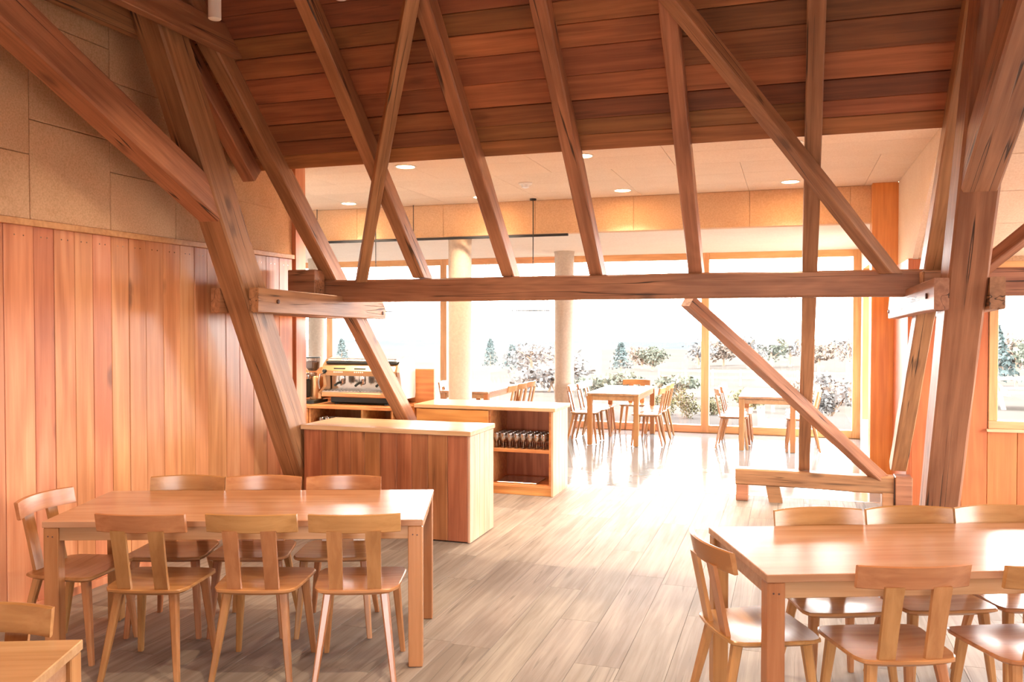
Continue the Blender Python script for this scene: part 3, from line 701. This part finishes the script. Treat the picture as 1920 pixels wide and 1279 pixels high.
# ================================================================== TABLES AND CHAIRS
def make_table(loc, rz, L, Wd, label, group, H=.75):
    t = empty('dining_table', (*loc, 0), rz); tag(t, label, 'table', group)
    a, b_ = L / 2, Wd / 2; lw = .072
    # top glued up from staves
    top = box('tabletop', (-a, -b_, H - .032), (a, b_, H), T_OAKX, t, .003)
    for sx in (-1, 1):
        for sy in (-1, 1):
            cx, cy = sx * (a - lw / 2 - .004), sy * (b_ - lw / 2 - .004)
            lg = box('leg', (cx - lw / 2, cy - lw / 2, .002), (cx + lw / 2, cy + lw / 2, H - .033), T_OAK, t, .004)
            for q in (.0, .022): lathe('dowel', [(.004, 0), (.004, .001)], M_GROUND_D, lg, 8, (-.012 + q, sy * (lw / 2 + .0002) if sy > 0 else -(lw / 2 + .0002), H / 2 - .06 - q * .1), (0, sy, 0))
    for sy in (-1, 1): box('apron', (-a + lw + .004, sy * (b_ - .03) - .011, H - .10), (a - lw - .004, sy * (b_ - .03) + .011, H - .033), T_OAKX, t, .002)
    for sx in (-1, 1): box('apron', (sx * (a - .03) - .011, -b_ + lw + .004, H - .10), (sx * (a - .03) + .011, b_ - lw - .004, H - .033), T_OAKX, t, .002)
    return t

def seat_data():
    out = []
    # outline, front at +Y, rounded corners
    base = [(-.175, -.185), (-.06, -.2), (.06, -.2), (.175, -.185), (.205, -.135), (.225, .15), (.205, .195), (.1, .205), (-.1, .205), (-.205, .195), (-.225, .15), (-.205, -.135)]
    n0 = len(base); pts = []
    for i in range(n0):                                   # light corner smoothing
        p, q = Vector(base[i]), Vector(base[(i + 1) % n0])
        pts += [p.lerp(q, .12), p.lerp(q, .5), p.lerp(q, .88)]
    n = len(pts); vs, fs = [], []
    def ring(k, zf):
        s = len(vs)
        for p in pts: vs.append((p.x * k, p.y * k, zf(p * k)))
        return s
    def dish(p): return .45 - .011 * math.exp(-((p.x / .13) ** 2 + ((p.y - .02) / .12) ** 2))
    r = [ring(.86, lambda p: .418), ring(1.0, lambda p: .436), ring(1.0, lambda p: .446), ring(.975, dish), ring(.85, dish), ring(.68, dish), ring(.5, dish), ring(.32, dish), ring(.15, dish)]
    for a, b_ in zip(r[:-1], r[1:]):
        for i in range(n): fs.append((a + i, a + (i + 1) % n, b_ + (i + 1) % n, b_ + i))
    fs.append(tuple(reversed(range(r[0], r[0] + n)))); fs.append(tuple(range(r[-1], r[-1] + n)))
    return vs, fs
def rail_data():
    vs, fs = [], []; n = 12; w = .22
    for i in range(n + 1):
        t = -1 + 2 * i / n; x = t * w; yb = -.245 + .05 * t * t
        for (dy, z) in ((.0, .738), (.006, .734), (.02, .736), (.017, .822), (.006, .826), (-.006, .823)):
            vs.append((x, yb - (z - .74) * .14 + dy, z - .004 * t * t))
    for i in range(n):
        for j in range(6): fs.append((i * 6 + j, i * 6 + (j + 1) % 6, (i + 1) * 6 + (j + 1) % 6, (i + 1) * 6 + j))
    fs.append(tuple(range(6))); fs.append(tuple(range(n * 6, n * 6 + 6)))
    return vs, fs
def taper(p0, p1, w0, d0, w1, d1):
    vs = []
    for p, w, d in ((p0, w0, d0), (p1, w1, d1)):
        for a, b_ in ((-.5, -.3), (-.3, -.5), (.3, -.5), (.5, -.3), (.5, .3), (.3, .5), (-.3, .5), (-.5, .3)):
            vs.append((p[0] + a * w, p[1] + b_ * d, p[2]))
    fs = [tuple(reversed(range(8))), tuple(range(8, 16))] + [(i, (i + 1) % 8, 8 + (i + 1) % 8, 8 + i) for i in range(8)]
    return vs, fs
CH = {}
def chair_parts():
    P = []
    def add(name, d, sm):
        me = bpy.data.meshes.new(name); me.from_pydata([tuple(v) for v in d[0]], [], d[1]); me.materials.append(T_OAKR if name in ('seat', 'backrest') else T_OAK)
        bm = bmesh.new(); bm.from_mesh(me); bmesh.ops.recalc_face_normals(bm, faces=bm.faces); bm.to_mesh(me); bm.free()
        if sm:
            for p in me.polygons: p.use_smooth = True
            me.set_sharp_from_angle(angle=R(25))
        P.append((name, me))
    add('seat', seat_data(), True); add('backrest', rail_data(), True)
    for s in (-1, 1):
        x = s * .092
        vs = []
        for (z, y, w, th) in ((.444, -.172, .066, .02), (.60, -.205, .068, .018), (.745, -.236, .074, .016)):
            vs += [(x - w / 2, y - th / 2, z), (x + w / 2, y - th / 2, z), (x + w / 2, y + th / 2, z), (x - w / 2, y + th / 2, z)]
        fs = [(3, 2, 1, 0), (8, 9, 10, 11)] + [(k * 4 + i, k * 4 + (i + 1) % 4, k * 4 + 4 + (i + 1) % 4, k * 4 + 4 + i) for k in (0, 1) for i in range(4)]
        add('splat', (vs, fs), False)
    for s in (-1, 1):
        add('leg', taper((s * .20, .195, .001), (s * .165, .145, .43), .026, .026, .044, .044), True)
        add('leg', taper((s * .19, -.235, .001), (s * .135, -.14, .43), .026, .026, .044, .044), True)
    return P
CPARTS = chair_parts()
def chair(x, y, rot, label, group):
    t = empty('chair', (x, y, 0), R(rot)); tag(t, label, 'chair', group)
    for n, me in CPARTS:
        o = bpy.data.objects.new(n, me); link(o, t)
    return t

g1 = 'chairs at the long table by the plank wall'
make_table((-2.767, 3.985), R(19.3), 1.89, .78, 'long oak dining table parallel to the low bar counter, by the plank wall', None)
c_ = 'oak chair along the wall table, '
chair(-3.016, 3.536, 15, c_ + 'side away from the bar, closest to the planks', g1)
chair(-2.515, 3.699, 17, c_ + 'side away from the bar, middle of three', g1)
chair(-2.057, 3.848, 21, c_ + 'side away from the bar, farthest from the planks', g1)
chair(-3.336, 4.04, 198, c_ + 'backed to the bar, closest to the planks', g1)
chair(-2.903, 4.181, 199, c_ + 'backed to the bar, middle of three', g1)
chair(-2.449, 4.328, 200, c_ + 'backed to the bar, farthest from the planks', g1)
chair(-3.585, 3.60, -80, 'oak chair at the short end of the wall table, its back to the planks', g1)
g2 = 'chairs at the long table in front of the bay'
make_table((.659, 4.196), R(21.5), 1.9, .79, 'long oak dining table in front of the thick leaning post and bay window', None)
c_ = 'oak chair along the bay table, '
chair(.381, 3.735, 21, c_ + 'side away from windows, first from the free end', g2)
chair(.906, 3.906, 23, c_ + 'side away from windows, second from the free end', g2)
chair(.209, 4.253, 202, c_ + 'backed to the sill beam, first from free end', g2)
chair(.636, 4.425, 202, c_ + 'backed to the leaning post, second from free end', g2)
chair(1.054, 4.591, 202, c_ + 'backed to the window boards, third from free end', g2)
chair(-.135, 3.785, -63, 'oak chair pulled up to the free short end of the bay table', g2)
g3 = 'furniture of the corner table'
make_table((-2.826, 1.385), R(22), 1.9, .8, 'oak dining table of which only one corner shows, with a single chair behind it', None)
chair(-2.388, 1.885, 201, 'oak chair tucked behind the single visible corner of the cropped table', g3)
# window tables
def window_table(cx, label, where, sides, grp, L=1.55, y0=11.86, end=False, rz=0):
    make_table((cx, y0 + L / 2), R(90 + rz), L, .74, label, 'tables along the glazing', .74)
    k = 0
    nm = ['farthest from glass', 'middle of three', 'nearest the glass']
    for j in range(3):
        yy = y0 + .305 + j * .47
        if 'l' in sides: chair(cx - .43 - (.03 if j == 0 else 0), yy, -90 + (3, -2, 1)[j], 'oak chair left of window table ' + where + ', ' + nm[j], grp)
        if 'r' in sides: chair(cx + .44, yy, 90 + (2, -3, 1)[j], 'oak chair right of window table ' + where + ', ' + nm[j], grp)
    if end: chair(cx + .02, y0 + L + .12, 180, 'oak chair at the glass-side end of the window table ' + where, grp)
window_table(-2.37, 'oak window table standing just right of the round column', 'beside the round column', 'lr', 'chairs at the column window table', end=True)
window_table(-.29, 'oak window table seen behind the slanted wind brace and rafter foot', 'behind the slanted brace', 'lr', 'chairs at the brace window table', y0=11.95)
window_table(-4.5, 'oak window table mostly hidden behind the bar counter and thick column', 'behind the thick column', 'lr', 'chairs at the bar window table', y0=11.6)

# ================================================================== OUTSIDE
GP = [(-1e4, -.14), (17, -.14), (30, -.6), (60, -2.6), (100, -5), (200, -9), (400, -14), (900, -25), (1500, -38), (9999, -220)]
def gz(d):
    for (a, za), (b, zb) in zip(GP[:-1], GP[1:]):
        if d <= b: return za + (zb - za) * (d - a) / (b - a)
vs, fs = [], []
xs_ = [-900, -400, -200, -100, -50, -25, -12, 0, 12, 25, 50, 100, 200, 400, 900]; ys_ = [-60, -20, 8, 14, 17, 22, 30, 45, 60, 100, 200, 400, 650, 900, 1500]
gr = random.Random(3)
for y in ys_:
    for x in xs_: vs.append((x, y, gz(y) - .35 * (1 if -12 < x < 8 and y <= 14 else 0) + (gr.uniform(-.002, .002) * y if y > 25 else 0)))
nx = len(xs_)
for j in range(len(ys_) - 1):
    for i in range(nx - 1): fs.append((j * nx + i, j * nx + i + 1, (j + 1) * nx + i + 1, (j + 1) * nx + i))
gd = mesh('ground', vs, fs, M_MEADOW, None, 'all'); tag(gd, kind='structure')
tr_ = box('terrace', (-14, 13.95, -.3), (7, 17.5, -.06), M_PAVE, None, .01); tag(tr_, kind='structure')
def hills(name, y, zb, h, seed, step=30):
    r = random.Random(seed); vs, fs = [], []; n = 60
    ph = [r.uniform(0, 6) for _ in range(5)]
    for i in range(n + 1):
        x = -1100 + 2200 * i / n
        z = h * (.55 + .25 * math.sin(i * .21 + ph[0]) + .14 * math.sin(i * .53 + ph[1]) + .06 * math.sin(i * 1.4 + ph[2]))
        vs += [(x, y, zb), (x, y + 120, zb + z), (x, y + 400, zb)]
    for i in range(n):
        for j in range(2): fs.append((i * 3 + j, i * 3 + j + 1, i * 3 + j + 4, i * 3 + j + 3))
    return tag(mesh(name, vs, fs, M_HILL, None, 'all'), kind='structure')
hills('hill_ridge', 1000, -32, 15, 1); hills('hill_ridge', 640, -22, 7, 5)

def foliage(r, n, shape, leaf):
    vs, fs = [], []
    for _ in range(n):
        p = shape(r); s = leaf * r.uniform(.6, 1.3)
        a, b_ = Vector([r.gauss(0, 1) for _ in range(3)]).normalized(), Vector([r.gauss(0, 1) for _ in range(3)]).normalized()
        c = a.cross(b_).normalized(); i = len(vs)
        vs += [p + a * s, p + c * s * .6, p - a * s, p - c * s * .6]; fs.append((i, i + 1, i + 2, i + 3))
    return vs, fs
def tree(px, d, h, w, kind, label, group='trees in the valley'):
    """px: bearing as (x-offset / distance) from the hall axis"""
    r = random.Random(int(px * 1000) + int(d)); X, Y = px * d, d
    z0 = gz(Y) - .05
    t = empty('tree', (X, Y, z0)); tag(t, label, 'tree', group)
    mat = {'conifer': L_DARK, 'green': L_GREEN, 'autumn': L_ORANGE, 'bare': L_BARE}[kind]
    if kind == 'conifer':
        tiers = 7
        def shp(r):
            k = r.random() ** .8; lay = (k * tiers) % 1
            rad = w / 2 * (1 - k) * (.55 + .45 * (1 - lay)) * math.sqrt(r.random()) + .05 * w; a = r.uniform(0, 6.283)
            return Vector((rad * math.cos(a), rad * math.sin(a), h * (.1 + .9 * k)))
        n = 900
    else:
        blobs = [(Vector((r.uniform(-.3, .3) * w, r.uniform(-.3, .3) * w, h * r.uniform(.45, .82))), r.uniform(.18, .32) * w) for _ in range(9)]
        def shp(r):
            c, rad = r.choice(blobs); v = Vector([r.gauss(0, 1) for _ in range(3)]).normalized() * rad * r.random() ** .35
            v.z *= min(1, .6 * h / w + .3); return c + v
        n = 900 if kind != 'bare' else 420
    vs, fs = foliage(r, n, shp, w * (.05 if kind != 'bare' else .045))
    mesh('crown', vs, fs, mat, t)
    lathe('trunk', [(w * .035, 0), (w * .025, h * .4), (w * .008, h * .85)], T_BARK, t, 8)
    for k in range(4 if kind != 'conifer' else 0):
        a = k * 1.6 + r.random(); q = h * (.3 + .1 * k)
        tube('branch', [(0, 0, q), (.18 * w * math.cos(a), .18 * w * math.sin(a), q + .15 * h), (.33 * w * math.cos(a), .33 * w * math.sin(a), q + .26 * h)], w * .01, T_BARK, t, 6)
def shrub(X, Y, w, h, mat, label, n=700, group='shrubs outside the glazing', z=None):
    r = random.Random(int(X * 77 + Y * 31)); z0 = gz(Y) - .03 if z is None else z
    t = empty('shrub', (X, Y, z0)); tag(t, label, 'shrub', group)
    blobs = [(Vector((r.uniform(-.36, .36) * w, r.uniform(-.3, .3) * w * .6, h * r.uniform(.35, .72))), r.uniform(.2, .3)) for _ in range(9)]
    def shp(r):
        c, rad = r.choice(blobs); v = Vector([r.gauss(0, 1) for _ in range(3)]).normalized() * r.random() ** .4
        return c + Vector((v.x * rad * w, v.y * rad * w, v.z * rad * h))
    vs, fs = foliage(r, n, shp, .045 * w); mesh('foliage', vs, fs, mat, t)
    for k in range(4): tube('stem', [(r.uniform(-.1, .1) * w, 0, 0), (r.uniform(-.3, .3) * w, r.uniform(-.1, .1) * w, h * .6)], .01 * w, T_BARK, t, 5)

for px, d, h, w, kind, label in [
    (-.19, 150, 5.2, 5.0, 'conifer', 'dark conifer in the valley above the column window table'),
    (-.153, 170, 4.6, 6.5, 'green', 'pale green tree in the valley beside the glazing post'),
    (-.165, 190, 5, 7, 'autumn', 'russet leafless-looking tree in the valley near the glazing post'),
    (-.353, 160, 6, 4.0, 'conifer', 'slim dark conifer in the valley between the two round columns'),
    (-.325, 150, 4.6, 4.5, 'conifer', 'lower dark conifer in the valley between the two round columns'),
    (-.30, 90, 4.2, 6.0, 'bare', 'bare grey tree on the slope between the two round columns'),
    (-.27, 80, 3.6, 5.0, 'bare', 'bare grey tree on the slope beside the slimmer column'),
    (-.56, 120, 5.0, 3.5, 'conifer', 'small conifer far behind the espresso machine'),
    (-.10, 210, 6.4, 10, 'bare', 'pale bare tree behind the upper end of the slanted brace'),
    (-.072, 230, 7.0, 10, 'autumn', 'russet tree beyond the fence behind the slanted brace'),
    (-.045, 200, 8.2, 10, 'bare', 'tall pale tree in the grove left of the rafter foot'),
    (-.02, 210, 8.5, 9, 'green', 'greenish tree in the grove close behind the long rafter'),
    (.0, 220, 9, 10, 'bare', 'pale tree in the grove behind the long rafter'),
    (.03, 190, 7.5, 9, 'autumn', 'russet tree in the grove right of the long rafter'),
    (.06, 200, 8.2, 9, 'bare', 'pale bare tree in the grove by the glazing edge'),
    (.203, 95, 6.2, 5.0, 'conifer', 'dark conifer seen through the bay window beside its frame'),
    (.222, 100, 5.6, 5.0, 'autumn', 'golden tree seen through the bay window'),
    (.243, 92, 6.0, 5.0, 'green', 'green tree seen through the bay window beyond the golden one'),
    (.27, 96, 6.0, 5.0, 'conifer', 'second dark conifer beyond the bay window')]:
    tree(px, d, h, w, kind, label)
for X, Y, w, h, m, label in [
    (-4.9, 24.0, 1.9, .95, L_GREEN, 'low green bush outside beside the column window table'),
    (-3.0, 24.5, 1.5, .85, L_GREEN, 'rounded green bush outside behind the column window table'),
    (-1.85, 16.3, .5, .75, L_YELLOW, 'yellow-green garden plant close outside left of the glazing post'),
    (-2.35, 16.8, .55, .6, L_YELLOW, 'yellowish low plant outside near the column table chairs'),
    (-1.45, 17.0, .5, .5, L_YELLOW, 'small yellowish plant outside at the foot of the glazing post'),
    (-.9, 19.5, .8, .6, L_YELLOW, 'yellowish grass clump outside right of the glazing post'),
    (.75, 18.0, 1.1, .8, L_BARE, 'grey-brown dry perennial clump outside the last glazing bay'),
    (.35, 21.0, 1.3, .8, L_ORANGE, 'russet dry perennial clump outside the last glazing bay'),
    (1.05, 23.5, 1.5, .9, L_BARE, 'pale dry clump farther outside the last glazing bay'),
    (-7.2, 26, 2.4, 1.2, L_BARE, 'bare bush outside between the two round columns')]:
    shrub(X, Y, w, h, m, label)
# paddock fence on the slope
FE = empty('fence', (-9, 62, gz(62))); tag(FE, 'low wooden paddock fence on the slope outside', 'fence')
for k in range(9): box('post', (k * 1.9 - .06, -.06, 0), (k * 1.9 + .06, .06, 1.15), T_BARK, FE, 0)
for z in (.5, .95): box('rail', (0, -.03, z), (15.3, .03, z + .12), T_BARK, FE, 0)
# picnic table seen through the bay window
PT_ = empty('picnic_table', (5.4, 24, gz(24)), R(15)); tag(PT_, 'grey wooden picnic table on the meadow outside the bay window', 'picnic table')
for k in range(4): box('top_board', (-.9, -.36 + k * .185, .72), (.9, -.36 + k * .185 + .17, .76), T_BARLIGHT, PT_, .004)
for s in (-1, 1):
    box('bench', (-.9, s * .72 - .14, .42), (.9, s * .72 + .14, .46), T_BARLIGHT, PT_, .004)
    prism('leg_frame', [(-.62, 0), (-.5, 0), (-.1, .72), (.1, .72), (.5, 0), (.62, 0), (.42, .36), (.8, .36), (.8, .42), (-.8, .42), (-.8, .36), (-.42, .36)], 'X', s * .65 - .03, s * .65 + .03, T_BARLIGHT, PT_)
